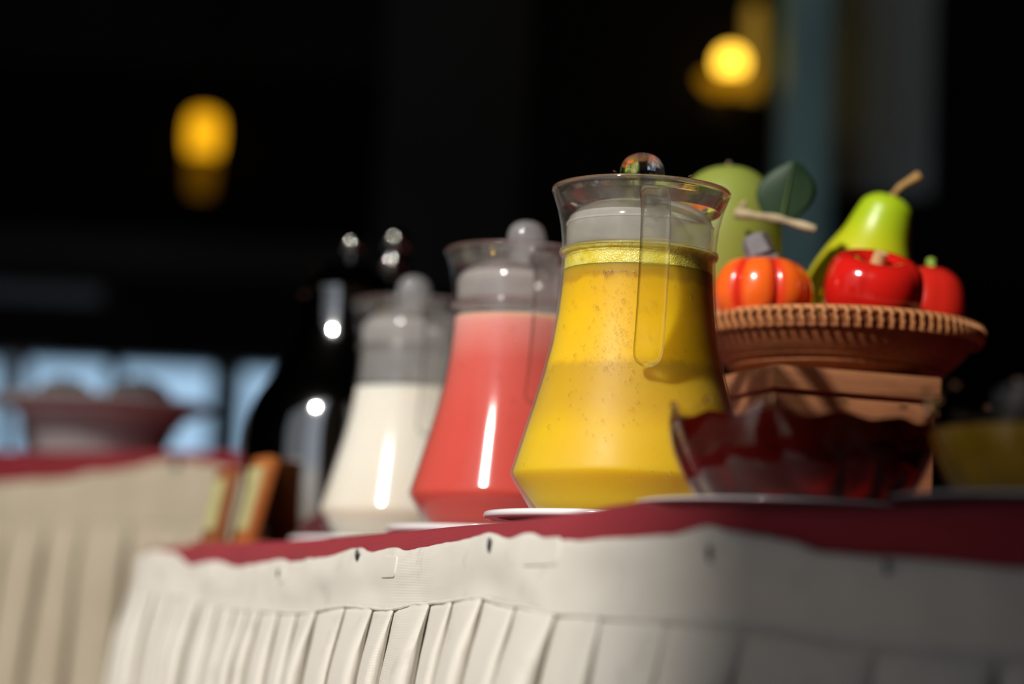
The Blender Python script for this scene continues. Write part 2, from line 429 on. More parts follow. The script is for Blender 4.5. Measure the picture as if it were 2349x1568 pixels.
def grid(name, rows, mat, parent=None, uvs=None, angle=60, thick=0, flip=False):
    bm = bmesh.new(); uvl = bm.loops.layers.uv.new('uv')
    V = [[bm.verts.new(p) for p in r] for r in rows]
    for i in range(len(V)-1):
        for k in range(len(V[0])-1):
            ix = [(i, k), (i+1, k), (i+1, k+1), (i, k+1)]
            if flip: ix = ix[::-1]
            f = bm.faces.new([V[a][b] for a, b in ix])
            if uvs:
                for lp, (a, b) in zip(f.loops, ix): lp[uvl].uv = uvs[a][b]
    o = finish(bm, name, mat, parent, angle=angle, recalc=False)
    if thick:
        s = o.modifiers.new('thickness', 'SOLIDIFY'); s.thickness = thick; s.offset = 0
    return o

m_cream = mat_cloth('cream_skirt_fabric', (.75, .71, .64), dirt=(.36, .33, .29))
m_cream2 = mat_cloth('beige_skirt_fabric', (.70, .60, .45), dirt=(.50, .38, .24))
m_maroon = mat_cloth('maroon_tablecloth_fabric', (.40, .040, .055), weave=.0012, sheen=.05, wv=.35)
m_black = simple('black_plastic', (.012, .012, .013), .35, .2, 30)
m_tabwood = mat_wood('table_board', (.35, .24, .14), (.25, .16, .09))

def cloth_drape(name, P, ztop, t0, t1, back, zt, parent=None, drop=.045, mat=None):
    """cloth lying on the table: flat top, soft rolled edge and a short drop"""
    rows, uvs = [], []; n = int((t1-t0)/.012)
    cx = sum((Vector(b) for b in back), Vector((0, 0)))/len(back)
    for i in range(n+1):
        t = t0 + (t1-t0)*i/n; p = P.at(t); nr = P.nrm(t); z = interp(zt, t) if zt else ztop
        wv = .0016*noise.noise((t*9, 1, 2)) + .0022*noise.noise((t*3, 5, 2))
        row, uv = [], []
        prof = [(-.10, ztop+.0005), (-.05, ztop+.0006), (-.026, ztop+.0008), (-.013, ztop+.001+(z-ztop)*.6), (-.005, z), (.0, z-.0014), (.0032, z-.005), (.0045, z-.010)]
        for k in range(6): prof.append((.0048 + wv + .0015*noise.noise((t*22, k*.3, 7)), z-.010-(drop-.010)*(k+1)/6))
        for (o_, zz) in prof:
            row.append((p.x + nr.x*o_, p.y + nr.y*o_, zz)); uv.append((t, o_-zz))
        rows.append(row); uvs.append(uv)
    ob = grid(name, rows, mat, parent, uvs, angle=80)
    return ob

def top_sheet(name, P, t0, t1, back, z, mat, inset, thick=.0012, parent=None):
    bm = bmesh.new(); uvl = bm.loops.layers.uv.new('uv'); pts = []
    n = int((t1-t0)/.02)
    for i in range(n+1):
        t = t0 + (t1-t0)*i/n; p = P.at(t) - P.nrm(t)*inset; pts.append(p)
    pts += [Vector(b) for b in back]
    lo = [bm.verts.new((p.x, p.y, z-thick)) for p in pts]; hi = [bm.verts.new((p.x, p.y, z)) for p in pts]
    bm.faces.new(hi[::-1]); bm.faces.new(lo)
    for k in range(len(pts)):
        k2 = (k+1) % len(pts); bm.faces.new((lo[k], lo[k2], hi[k2], hi[k]))
    bmesh.ops.triangulate(bm, faces=[f for f in bm.faces if len(f.verts) > 4])
    for f in bm.faces:
        for l in f.loops: l[uvl].uv = (l.vert.co.x, l.vert.co.y)
    return finish(bm, name, mat, parent, smooth=False)

def header_band(P, t0, t1, top, seam, parent, mat, off=.010, amp=1.0):
    rows, uvs = [], []; n = int((t1-t0)/.004); K = 14
    for i in range(n+1):
        t = t0+(t1-t0)*i/n; p = P.at(t); nr = P.nrm(t); za, zb = interp(top, t), interp(seam, t)
        za += .0011*amp*noise.noise((t*26, 3, 1)) + .0006*amp*noise.noise((t*70, 3, 1))
        row, uv = [], []
        for k in range(K+2):
            if k == 0: zz, o_ = za-.004, off-.006      # folded-over top hem
            elif k == 1: zz, o_ = za-.0008, off-.0035
            else:
                v = (k-2)/(K-1); zz = za - .0012 + (zb-za)*v
                roll = -.0022*(1-v)**6
                o_ = off + roll + amp*(.0030*noise.noise((t*7, v*1.6, 4)) + .0016*noise.noise((t*24, v*2.2, 9))*(1-v*.3)) + .0015*v
            row.append((p.x+nr.x*o_, p.y+nr.y*o_, zz)); uv.append((t, zz))
        rows.append(row); uvs.append(uv)
    return grid('header_band', rows, mat, parent, uvs, angle=75, thick=.0008)

PLEAT = [(0, .0006), (.06, .0042), (.18, .0072), (.36, .0088), (.56, .0102), (.74, .0118), (.88, .0128), (.97, .0120), (1.0, .0092), (.985, .0058), (.94, .0032), (.90, .0012), (.93, .0002)]
def pleats(P, t0, t1, seam, zend, pitch, parent, mat, off=.012, flare=.14, amp=1.0, seed=1):
    rnd = random.Random(seed); cols = []      # list of (t0 of pleat, width)
    t = t0
    while t < t1:
        wd = pitch*rnd.uniform(.72, 1.30); cols.append((t, wd, rnd.uniform(.75, 1.3), rnd.uniform(-.9, .25), rnd.random()*9)); t += wd
    levels = [0, .004, .010, .018, .03, .045, .065, .09, .12, .16, .22, .30, .40, .52, .62]
    rows, uvs = [], []
    for (ta, wd, am, sl, ph) in cols:
        for (f, o_) in PLEAT:
            row, uv = [], []
            for d in levels:
                g = min(1, .22 + d/.05)                         # gathers open up below the seam
                tt = ta + f*wd + sl*min(d, .3)*.12 + .004*noise.noise((ph, d*9, f*2))
                p = P.at(tt); nr = P.nrm(tt, .03); z = interp(seam, tt)
                z = z - .0005 - d*(z-zend)/.62
                oo = off + flare*min(d, .25)*(1 - .4*min(1, d/.5)) + o_*am*amp*g + .004*noise.noise((tt*6, d*7, ph*.1))*min(1, d/.04)
                row.append((p.x+nr.x*oo, p.y+nr.y*oo, z)); uv.append((tt + (.3 if f > .9 and o_ < .008 else 0), z))
            rows.append(row); uvs.append(uv)
    return grid('pleated_drape', rows, mat, parent, uvs, angle=70, thick=.0007)

def on_band(P, t, z, off):
    p = P.at(t); nr = P.nrm(t); d = Vector((-nr.y, nr.x))
    M = Matrix(((d.x, nr.x, 0, p.x+nr.x*off), (d.y, nr.y, 0, p.y+nr.y*off), (0, 0, 1, z), (0, 0, 0, 1)))
    return M        # local x along the edge, y outwards, z up

P1 = Path(RAW)
TOP1 = [(.3, .735), (.55, .742), (.671, .7505), (.777, .746), (.881, .731), (.987, .7342), (1.103, .7272), (1.263, .7314), (1.305, .7285), (1.404, .7305),
        (1.511, .7359), (1.553, .7322), (1.607, .7346), (1.641, .7317), (1.751, .7353), (1.824, .7389), (1.865, .7354), (1.899, .7369),
        (1.946, .7314), (2.021, .7318), (2.073, .7327), (2.102, .7374), (2.118, .7346), (2.138, .7325), (2.153, .7298), (2.177, .7238),
        (2.214, .7221), (2.279, .7184), (2.6, .718)]
SEAM1 = [(.3, .70), (.677, .708), (.831, .6993), (1.175, .6869), (1.352, .6855), (1.524, .6912), (1.625, .6893), (1.715, .6935), (1.835, .6972),
         (1.905, .6922), (1.974, .688), (2.076, .686), (2.135, .6823), (2.195, .6752), (2.235, .674), (2.279, .6728), (2.6, .672)]
CL1 = [(.3, .75), (.612, .7535), (.918, .753), (1.097, .7495), (1.326, .7468), (1.571, .7458), (1.8, .7458), (1.916, .7470), (1.968, .7492), (2.0, .7512), (2.019, .7522),
       (2.037, .7500), (2.057, .7490), (2.087, .7488), (2.2, .748), (2.279, .7515), (2.6, .75)]
BACK1 = [(1.0, 2.2), (.45, 3.05)]
t = thing('buffet_table', 'long buffet table under the maroon cloth and cream pleated skirt', 'table')
top_sheet('tabletop', P1, .02, P1.len-.02, [(.95, 2.15), (.42, 3.0)], .7425, m_tabwood, .004, .03, t)
for lx, ly in ((-.30, 2.70), (.32, 2.92), (.16, 1.36), (.88, 1.28), (.88, 2.1)):
    bm = bmesh.new(); tube(bm, [Vector((lx, ly, 0)), Vector((lx, ly, .7126))], .018, 12); finish(bm, 'leg', m_metal, t)
t = thing('tablecloth', 'maroon tablecloth on the long front buffet table under the jugs', 'tablecloth')
top_sheet('cloth_top', P1, .02, P1.len-.02, [(.95, 2.15), (.42, 3.0)], .7487, m_maroon, .03, .0012, t)
cloth_drape('cloth_edge', P1, .7482, .30, 2.75, BACK1, CL1, t, mat=m_maroon)
t = thing('table_skirt', 'cream pleated table skirt clipped along the front of the jug table', 'table skirt')
header_band(P1, .34, 2.65, TOP1, SEAM1, t, m_cream)
pl = pleats(P1, .34, 2.62, SEAM1, .015, .068, t, m_cream, seed=4, amp=.95)
bm = bmesh.new(); pth = []
for i in range(560):
    tt = .36 + 2.28*i/559; p = P1.at(tt); nr = P1.nrm(tt); q = .0145 + .0012*noise.noise((tt*60, 2, 2))
    pth.append(Vector((p.x+nr.x*q, p.y+nr.y*q, interp(SEAM1, tt) + .0006*noise.noise((tt*40, 8, 2)))))
tube(bm, pth, lambda u: .0013 + .0005*noise.noise((u*300, 1, 1)), 8); finish(bm, 'seam_piping', m_cream, t)
# dark slots where the clips come through, stitched tabs
for tt, zz, hh, ww in ((1.526, .7293, .0065, .0042), (1.841, .7302, .0075, .0040), (2.1065, .7222, .0075, .0042), (1.275, .7185, .005, .003), (2.213, .7165, .005, .003)):
    bm = bmesh.new(); ball(bm, (0, 0, 0), 1, 1, 14, 10)
    M = on_band(P1, tt, zz, .0115) @ Matrix.Rotation(radians(-8), 4, 'Y') @ Matrix.Diagonal((ww*.42, .0016, hh*.5+.0014, 1))
    bmesh.ops.transform(bm, matrix=M, verts=bm.verts); finish(bm, 'clip', m_black, t)
for tt, zz, hw, hh in ((1.612, .7195, .020, .0080), (1.930, .7245, .026, .0085), (1.283, .7165, .011, .0065), (.99, .7215, .02, .008)):
    bm = bmesh.new(); sec = rrect(hw, hh, .0045, 4)
    a = [bm.verts.new((x, .0, z)) for x, z in sec]; b = [bm.verts.new((x*.94, .0012, z*.9)) for x, z in sec]; c = bm.verts.new((0, .0014, 0))
    for k in range(len(sec)):
        k2 = (k+1) % len(sec); bm.faces.new((a[k], a[k2], b[k2], b[k])); bm.faces.new((b[k], b[k2], c))
    p0 = on_band(P1, tt, zz, .0118)
    for v in bm.verts:                                  # lie on the curved, waving band
        co = v.co.copy(); M = on_band(P1, tt - co.x, zz + co.z, 0)
        za, zb = interp(TOP1, tt-co.x), interp(SEAM1, tt-co.x); vv = min(1, max(0, (za-(zz+co.z))/(za-zb)))
        oo = .0103 - .0022*(1-vv)**6 + .0030*noise.noise(((tt-co.x)*7, vv*1.6, 4)) + .0016*noise.noise(((tt-co.x)*24, vv*2.2, 9))*(1-vv*.3) + .0015*vv + co.y - .0001
        v.co = M @ Vector((0, oo, 0))
    finish(bm, 'stitched_tab', m_cream, t, angle=25)

# ------------------------------------------------------------------ second table on the left
P2 = Path([(-.02, 3.75), (-.32, 3.235), (-.333, 3.216), (-.348, 3.205), (-.368, 3.207), (-.40, 3.222), (-1.55, 3.888)][::-1])
# keep the outward side facing the camera: path must run from left to right
zt2 = .902
def edge_t(P, X):
    best = min(range(2000), key=lambda i: abs(P.at(P.len*i/2000).x - X) + (0 if P.at(P.len*i/2000).y < 3.9 and i < 1560 else 9)); return P.len*best/2000
T2 = [(edge_t(P2, X), z) for X, z in ((-1.4, .862), (-.90, .858), (-.72, .857), (-.615, .863), (-.55, .873), (-.435, .890), (-.395, .885), (-.358, .878))]
T2.append((P2.len, .882)); S2 = [(a, .802) for a, _ in T2]
t = thing('buffet_table', 'smaller raised buffet table at the left, below the window', 'table')
top_sheet('tabletop', P2, .01, P2.len-.02, [(-1.05, 4.3)], zt2-.002, m_tabwood, .004, .03, t)
for lx, ly in ((-.42, 3.32), (-1.40, 3.90), (-.20, 3.62), (-1.05, 4.18)):
    bm = bmesh.new(); tube(bm, [Vector((lx, ly, 0)), Vector((lx, ly, zt2-.032))], .018, 12); finish(bm, 'leg', m_metal, t)
t = thing('tablecloth', 'dark maroon tablecloth on the left table under the grey bowl', 'tablecloth')
top_sheet('cloth_top', P2, .01, P2.len-.02, [(-1.05, 4.3)], zt2, m_maroon, .03, .0012, t)
cloth_drape('cloth_edge', P2, zt2-.0006, .02, P2.len-.02, [(-1, 4)], None, t, drop=.06, mat=m_maroon)
t = thing('table_skirt', 'beige pleated table skirt on the left table, out of focus', 'table skirt')
header_band(P2, .03, P2.len-.03, T2, S2, t, m_cream2, amp=1.3)
pleats(P2, .03, P2.len-.06, S2, .02, .085, t, m_cream2, amp=1.5, flare=.06, seed=9)
bm = bmesh.new(); ball(bm, (0, 0, 0), 1, 1, 14, 10)
bmesh.ops.transform(bm, matrix=on_band(P2, edge_t(P2, -.435), .885, .012) @ Matrix.Diagonal((.005, .004, .008, 1)), verts=bm.verts); finish(bm, 'clip', m_black, t)

# wide brimmed bowl with two round fruits
m_greybowl = simple('grey_glazed_stoneware', (.80, .775, .76), .45, .12, 12)
t = thing('wide_bowl', 'grey wide-brimmed bowl on the left table', 'bowl', (-.617, 3.66, zt2))
bm = bmesh.new(); lathe(bm, [(0, .001), (.092, .001), (.096, .012), (.104, .038), (.112, .058), (.116, .060), (.128, .076), (.150, .085), (.168, .088), (.171, .093), (.166, .098), (.140, .094), (.120, .083), (.100, .040), (.088, .020), (0, .018)], 72)
finish(bm, 'bowl_body', m_greybowl, t, angle=50)
bm = bmesh.new(); lathe(bm, [(.1085, .046), (.1115, .047), (.1125, .051), (.110, .053)], 72); finish(bm, 'band', simple('dark_glaze_band', (.22, .19, .19), .45, .1, 10), t)
m_pink = mat_grad('pink_white_fruit_skin', [(.2, (.42, .34, .30)), (.55, (.50, .36, .33)), (.9, (.46, .13, .17))], 0, -.05, .05, .6, .3, nscale=18, nk=.9)
for X, Yv, zc, r, rot, lab in ((-.672, 3.64, .072, .050, 2.4, 'round pinkish fruit in the grey bowl, nearer the picture edge'), (-.562, 3.66, .074, .055, .3, 'larger pale round fruit in the grey bowl, nearer the dark urn')):
    f = thing('round_fruit', lab, 'fruit', (X, Yv, zt2+zc+.012), rot, 'fruits in the grey bowl')
    bm = bmesh.new(); lathe(bm, smooth_prof([(0, -.88*r), (.5*r, -.80*r), (.93*r, -.35*r), (1.0*r, .05*r), (.82*r, .6*r), (.4*r, .88*r), (.1*r, .86*r), (0, .80*r)], 4), 32); finish(bm, 'skin', m_pink, f)
    bm = bmesh.new(); tube(bm, [Vector((0, 0, .8*r)), Vector((.002, 0, .92*r)), Vector((.006, .002, 1.0*r))], .0025, 8); finish(bm, 'stalk', simple('dry_stalk', (.20, .14, .08), .8, .2, 40), f)

# ------------------------------------------------------------------ urn and flask behind the milk jug
m_urn = simple('polished_dark_steel', (.34, .33, .32), .07, .1, 5, metal=1.0)
m_chrome = simple('chrome', (.55, .55, .56), .12, .05, 5, metal=1.0)
ZT = .7490
t = thing('drink_urn', 'large dark bell-shaped urn behind the white milk jug', 'urn', (-.178, 2.61, ZT))
bm = bmesh.new(); lathe(bm, smooth_prof([(.0, .0), (.090, .0), (.095, .004), (.099, .02), (.1045, .06), (.107, .11), (.105, .142), (.096, .170), (.078, .198), (.062, .230), (.054, .262), (.051, .285)], 5), 80); finish(bm, 'urn_body', m_urn, t)
bm = bmesh.new(); lathe(bm, [(.051, .284), (.0545, .284), (.0545, .290), (.0505, .292), (.044, .306), (.030, .318), (.012, .324), (0, .324)], 48); finish(bm, 'urn_lid', m_urn, t)
bm = bmesh.new(); lathe(bm, [(.006, .322), (.006, .332)], 16); ball(bm, (0, 0, .342), .012); finish(bm, 'lid_knob', m_urn, t)
bm = bmesh.new(); lathe(bm, [(.0905, -.0002), (.100, .001), (.101, .008), (.097, .011)], 64); finish(bm, 'foot_ring', m_black, t)
t = thing('coffee_flask', 'slim dark flask with stacked round finial above the milk jug lid', 'flask', (-.142, 2.80, ZT))
bm = bmesh.new(); lathe(bm, smooth_prof([(0, 0), (.050, 0), (.055, .004), (.056, .05), (.055, .20), (.050, .245), (.040, .275), (.030, .290), (.027, .30)], 4), 56); finish(bm, 'flask_body', m_urn, t)
bm = bmesh.new(); lathe(bm, smooth_prof([(.027, .30), (.034, .302), (.036, .315), (.030, .332), (.016, .340)], 4), 40); finish(bm, 'flask_lid', m_urn, t)
bm = bmesh.new(); ball(bm, (0, 0, .352), .0175); finish(bm, 'finial_ball', m_urn, t)
bm = bmesh.new(); ball(bm, (0.002, 0, .379), .0150); finish(bm, 'finial_tip', m_urn, t)

# ------------------------------------------------------------------ card holders at the far end
m_orange = mat_wood('orange_varnished_wood', (.42, .13, .03), (.32, .09, .02), 20)
m_brown = mat_wood('brown_varnished_wood', (.30, .10, .035), (.20, .065, .02), 20)
m_card = simple('pale_green_card', (.42, .39, .18), .7, .06, 30)
def card_holder(X, Y, h, wood, lab, lean, yaw):
    t = thing('card_holder', lab, 'card holder', (X, Y, ZT), radians(yaw), 'wooden card holders at the table end')
    boxo('base', (-.016, -.030, 0), (.020, .030, .010), wood, t, .0015)
    M = Matrix.Translation((-.002, 0, .008)) @ Matrix.Rotation(radians(lean), 4, 'Y')
    boxo('back_board', (-.006, -.027, 0), (.006, .027, h-.006), wood, t, .0015, M)
    cdo = boxo('card', (-.0078, -.023, .012), (-.0062, .023, h-.018), m_card, t, 0, M)
    return t
card_holder(-.300, 2.52, .084, m_brown, 'darker brown wooden card holder with pale green card, farther from the urn', 10, 22)
card_holder(-.266, 2.50, .098, m_orange, 'orange wooden card holder with pale green card, beside the dark urn', 13, 24)

# ------------------------------------------------------------------ saucers
m_white = simple('white_glazed_china', (.82, .82, .84), .12, .03, 10, coat=.4)
def saucer(name, lab, x, y, r=.103, zk=1.0):
    t = thing(name, lab, 'plate', (x, y, ZT), 0, 'white plates under the vessels')
    k = r/.103
    bm = bmesh.new(); lathe(bm, [(0, .0030), (.050*k, .0030), (.066*k, .0036), (.086*k, .0062), (.099*k, .0072), (.1025*k, .0080), (.1038*k, .0098), (.1036*k, .0118), (.1022*k, .0128), (.098*k, .0122), (.084*k, .0094), (.069*k, .0068), (.060*k, .0060), (0, .0058)], 96)
    for v in bm.verts:
        if v.co.z > .006: v.co.z = .006 + (v.co.z-.006)*zk
    finish(bm, 'dish', m_white, t, angle=60)
    bm = bmesh.new(); lathe(bm, [(.052*k, .0042), (.051*k, .0), (.046*k, .0), (.045*k, .0042)], 64); finish(bm, 'foot_ring', m_white, t)
    return t
saucer('saucer', 'white saucer under the yellow juice jug', .089, 1.73)
saucer('saucer', 'white saucer under the coral red juice jug', .0045, 2.04)
saucer('saucer', 'white saucer under the white milk jug', -.097, 2.39, .113)
saucer('saucer', 'white plate under the dark red glass bowl', .177, 1.45, .098, .45)
saucer('saucer', 'white plate under the blurred bowl of yellow juice', .306, 1.30, .100, .45)

# ------------------------------------------------------------------ glass jugs
m_glass = mat_glass_thin('clear_jug_glass', .10, (.985, .99, .985), .03)
m_glassfog = mat_glass_thin('condensed_jug_glass', .42, (.985, .99, .985), .001, True, .018)
m_rim = mat_glass_solid('thick_rim_glass', .2)
m_handle = mat_glass_solid('moulded_handle_glass', .54)
m_plug = mat_frosted('frosted_lid_plastic', .48)
m_mist = mat_frosted('condensation_film', .34)
m_lidclear = mat_glass_thin('clear_lid_plastic', .05, (.98, .98, .98), .03)
m_knob = mat_frosted('lid_knob_plastic', .36, (.84, .84, .86), .03, .10)
m_knobclear = mat_glass_solid('clear_knob_plastic', .25)
m_drop = mat_glass_thin('water_drop', .03, (.985, .985, .98), 0, False, .10, .35)

BODY = [(.0640, .000), (.0655, .0015), (.0845, .0312), (.0858, .0340), (.0859, .0362), (.0850, .0392), (.0783, .0630), (.0720, .0855), (.0662, .1070), (.0612, .1290), (.0578, .1520), (.0561, .1720), (.0554, .1900), (.0553, .1935)]
RING = [(.0553, .1935), (.0570, .1945), (.0576, .1965), (.0572, .1985), (.0558, .1995)]
NECK = [(.0558, .1995), (.0560, .206), (.0573, .217), (.0598, .2280), (.0626, .2362), (.0638, .2395)]
def body_r(z):
    P_ = BODY + RING + NECK
    for (r0, z0), (r1, z1) in zip(P_, P_[1:]):
        if z <= z1: return r0 + (r1-r0)*(z-z0)/max(1e-6, z1-z0)
    return P_[-1][0]

def jug(x, y, lab, hand_az, spout_az, juice_mat, ztop, foam, glass, nd, seed):
    t = thing('juice_jug', lab, 'jug', (x, y, ZT+.0062), 0, 'glass jugs with lids')
    def spout(p, a):
        d = abs((a - spout_az + pi) % (2*pi) - pi); k = math.exp(-(d/.30)**2) * max(0, (p.z-.215)/.03)
        return Vector((p.x*(1+.16*k), p.y*(1+.16*k), p.z + .006*k))
    ic = lambda P_, d: [(r-d, z) for r, z in P_]
    wall = .0014
    prof = BODY + RING + NECK
    top = [(.0648, .2410), (.0650, .2430), (.0640, .2442), (.0626, .2434), (.0616, .2410)]
    inner = [(.0600, .2362), (.0578, .2280), (.0555, .2190), (.0545, .2080), (.0544, .1955)] + [(r-wall, z) for r, z in BODY[-2:4:-1]] + [(.0840, .0350), (.0834, .0325), (.0660, .0060), (.055, .0045), (0, .0045)]
    bm = bmesh.new(); lathe(bm, [(0, .0), (.050, .0)] + prof[:len(BODY)+len(RING)] + NECK[1:-1] + NECK[-1:] , 96, spout)
    finish(bm, 'jug_wall', glass, t, angle=50, recalc=True)
    bm = bmesh.new(); lathe(bm, [NECK[-2], NECK[-1]] + top + inner[:2] + [NECK[-2]], 96, spout); 
    bmesh.ops.remove_doubles(bm, verts=bm.verts, dist=1e-6); finish(bm, 'rim', m_rim, t, angle=60)
    # neck ring
    bm = bmesh.new(); pr = [(.0560+.0014*cos(2*pi*k/10), .1965+.0016*sin(2*pi*k/10)) for k in range(11)]
    lathe(bm, pr, 96); bmesh.ops.remove_doubles(bm, verts=bm.verts, dist=1e-6); finish(bm, 'neck_ring', m_rim, t)
    # juice fills the inside, chamfered at the foot
    g = wall + .0004; jp = [(0, .0048), (.052, .0048), (.0618, .0060), (.0700, .0155), (.0798, .0285), (.0822, .0318), (.0835, .0340), (.0841, .0362)]
    jp += [(r-g, z) for r, z in BODY[5:] if z < ztop-.001] + [(body_r(ztop)-g, ztop), (body_r(ztop)-g-.004, ztop-.0012), (0, ztop-.0012)]
    bm = bmesh.new(); lathe(bm, jp, 96); ju = finish(bm, 'juice', juice_mat, t, angle=50)
    if not foam:                              # misted inside above the drink
        bm = bmesh.new(); zs = [ztop+.003 + (.199-ztop-.003)*k/6 for k in range(7)]
        lathe(bm, [(body_r(z)-.0030, z) for z in zs], 96); finish(bm, 'condensation', m_mist, t)
    if foam:
        fz, fm = foam; bm = bmesh.new(); zs = [ztop + (fz-ztop)*k/6 for k in range(7)]
        lathe(bm, [(0, ztop-.0008)] + [(body_r(z)-g, z) for z in zs] + [(body_r(fz)-.006, fz+.0004), (.03, fz-.003), (0, fz-.004)], 96); finish(bm, 'foam', fm, ju, angle=50)
    # handle: a flat moulded strap bowed out from the neck
    hd = Vector((cos(hand_az), sin(hand_az), 0)); sd_ = Vector((-sin(hand_az), cos(hand_az), 0))
    pts = [(.0585, .2270), (.0700, .2300), (.0830, .2275), (.0930, .2150), (.0960, .1960), (.0945, .1720), (.0895, .1460), (.0830, .1260), (.0770, .1140), (.0725, .1090)]
    path = [hd*p.x + Vector((0, 0, p.y)) for p in spline([(a, b, 0) for a, b in pts], 6)]
    def sec(i, u):
        wd = .0105 if u < .82 else .0105*sqrt(max(.06, 1-((u-.82)/.19)**2))
        wd *= min(1, .68 + 1.6*u)                       # narrower where it leaves the neck
        th = .0048 - .0010*u
        return rrect(wd, th, min(th*.98, wd*.9), 4)
    bm = bmesh.new(); sweep(bm, path, sec, side=sd_); finish(bm, 'handle', m_handle, t, angle=60)
    # droplets
    if nd:
        rnd = random.Random(seed); bm = bmesh.new()
        for k in range(nd):
            a = -pi/2 + rnd.gauss(-.28, .22); z = min(.176, max(.03, .135 + rnd.gauss(0, .035)))
            if rnd.random() < .25: a = -pi/2 + rnd.uniform(-1.2, 1.1); z = rnd.uniform(.03, .19)
            r = body_r(z); s = min(.0019, .00045 + rnd.expovariate(1/.00035))
            q = Vector((cos(a)*r, sin(a)*r, z)); nrm_ = Vector((cos(a), sin(a), .2)).normalized()
            M = Matrix.Translation(q) @ nrm_.to_track_quat('Z', 'Y').to_matrix().to_4x4() @ Matrix.Diagonal((s, s*rnd.uniform(1, 1.9), s*.7, 1))
            prof_ = [(1, 0), (.92, .4), (.7, .72), (.38, .93), (0, 1)]
            lathe(bm, prof_, 8, M=M)
        d = finish(bm, 'water_droplets', m_drop, t); d['kind'] = 'stuff'
    return t
def lid(x, y, lab, knobmat, dx=0.0):
    t = thing('jug_lid', lab, 'lid', (x, y, ZT+.0062), 0, 'clear jug lids with ball knobs')
    bm = bmesh.new(); lathe(bm, [(0, .2370), (.0175, .2370), (.0560, .2380), (.0600, .2410), (.0602, .2428), (.0580, .2434), (.0540, .2410), (.0175, .2402), (0, .2402)], 72); finish(bm, 'flange', m_lidclear, t, angle=40)
    bm = bmesh.new(); lathe(bm, smooth_prof([(.0505, .1990), (.0525, .2005), (.0532, .2080), (.0530, .2165), (.0505, .2235), (.0420, .2300), (.0300, .2340), (.0172, .2362)], 4), 72); finish(bm, 'plug', m_plug, t)
    bm = bmesh.new(); lathe(bm, [(.0531, .2160), (.0537, .2165), (.0537, .2177), (.0528, .2181)], 72); finish(bm, 'seal_ring', m_plug, t)
    bm = bmesh.new(); lathe(bm, smooth_prof([(.0165, .2365), (.0150, .2410), (.0146, .2470), (.0156, .2520), (.0163, .2560), (.0155, .2620), (.0122, .2675), (.0065, .2708), (0, .2715)], 5), 40, M=Matrix.Translation((dx, 0, 0))); finish(bm, 'knob', knobmat, t)
    return t

YJ = [(0, (.68, .45, .025)), (.12, (.68, .44, .015)), (.34, (.71, .455, .012)), (.45, (.60, .36, .018)), (.60, (.56, .33, .014)), (.635, (.78, .47, .005)), (.80, (.80, .48, .004)), (.93, (.72, .41, .006)), (.955, (.50, .27, .01)), (1.0, (.52, .29, .012))]
m_yj = mat_juice('yellow_mango_juice', YJ, .183, .008, 70)
RJ = [(0, (.56, .080, .058)), (.12, (.58, .070, .052)), (.5, (.61, .078, .058)), (.78, (.64, .11, .088)), (.90, (.70, .22, .19)), (1, (.74, .32, .29))]
m_rj = mat_juice('coral_watermelon_juice', RJ, .186, .006, 40)
WJ = [(0, (.62, .56, .46)), (.14, (.68, .62, .53)), (.5, (.74, .70, .62)), (1, (.76, .72, .65))]
m_wj = mat_juice('white_soy_milk', WJ, .163, .004, 30)
def mat_foam(name, c0, c1):
    m, nt, out = new_mat(name); tc = N(nt, 'ShaderNodeTexCoord')
    v = N(nt, 'ShaderNodeTexVoronoi'); v.inputs['Scale'].default_value = 800; L(nt, tc.outputs['Object'], v.inputs['Vector'])
    n = noise_tex(nt, 160, 5, tc.outputs['Object'])
    c = ramp(nt, n, [(.35, c0), (.65, c1)]); c = mixrgb(nt, .25, c, ramp(nt, v.outputs['Distance'], [(0, (.5, .5, .5)), (.5, (1, 1, 1))]), 'MULTIPLY')
    p = principled(nt, out, c, .25, .5, sss=.3, sssr=(.006, .005, .002)); L(nt, bump(nt, v.outputs['Distance'], .5, .001), p.inputs['Normal'])
    return m
m_yfoam = mat_foam('yellow_foam', (.72, .56, .03), (.84, .74, .17))
AZ = lambda deg: -pi/2 + radians(deg)       # degrees to the right of straight at the camera
jug(.089, 1.73, 'glass jug of yellow layered juice, nearest and in sharp focus', AZ(3.5), pi/2 + radians(32), m_yj, .183, (.1965, m_yfoam), m_glassfog, 420, 3)
lid(.089, 1.73, 'clear lid with ball knob on the yellow juice jug', m_knobclear)
jug(.0045, 2.04, 'glass jug of coral red juice between the yellow and white jugs', AZ(13), pi/2 + radians(32), m_rj, .186, None, m_glass, 60, 5)
lid(.0045, 2.04, 'clear lid with ball knob on the coral red juice jug', m_knob, .004)
jug(-.097, 2.39, 'glass jug of white milk, farthest of the three jugs', AZ(14), pi/2 + radians(32), m_wj, .157, None, m_glass, 0, 6)
lid(-.097, 2.39, 'clear lid with ball knob on the white milk jug', m_knob, -.003)

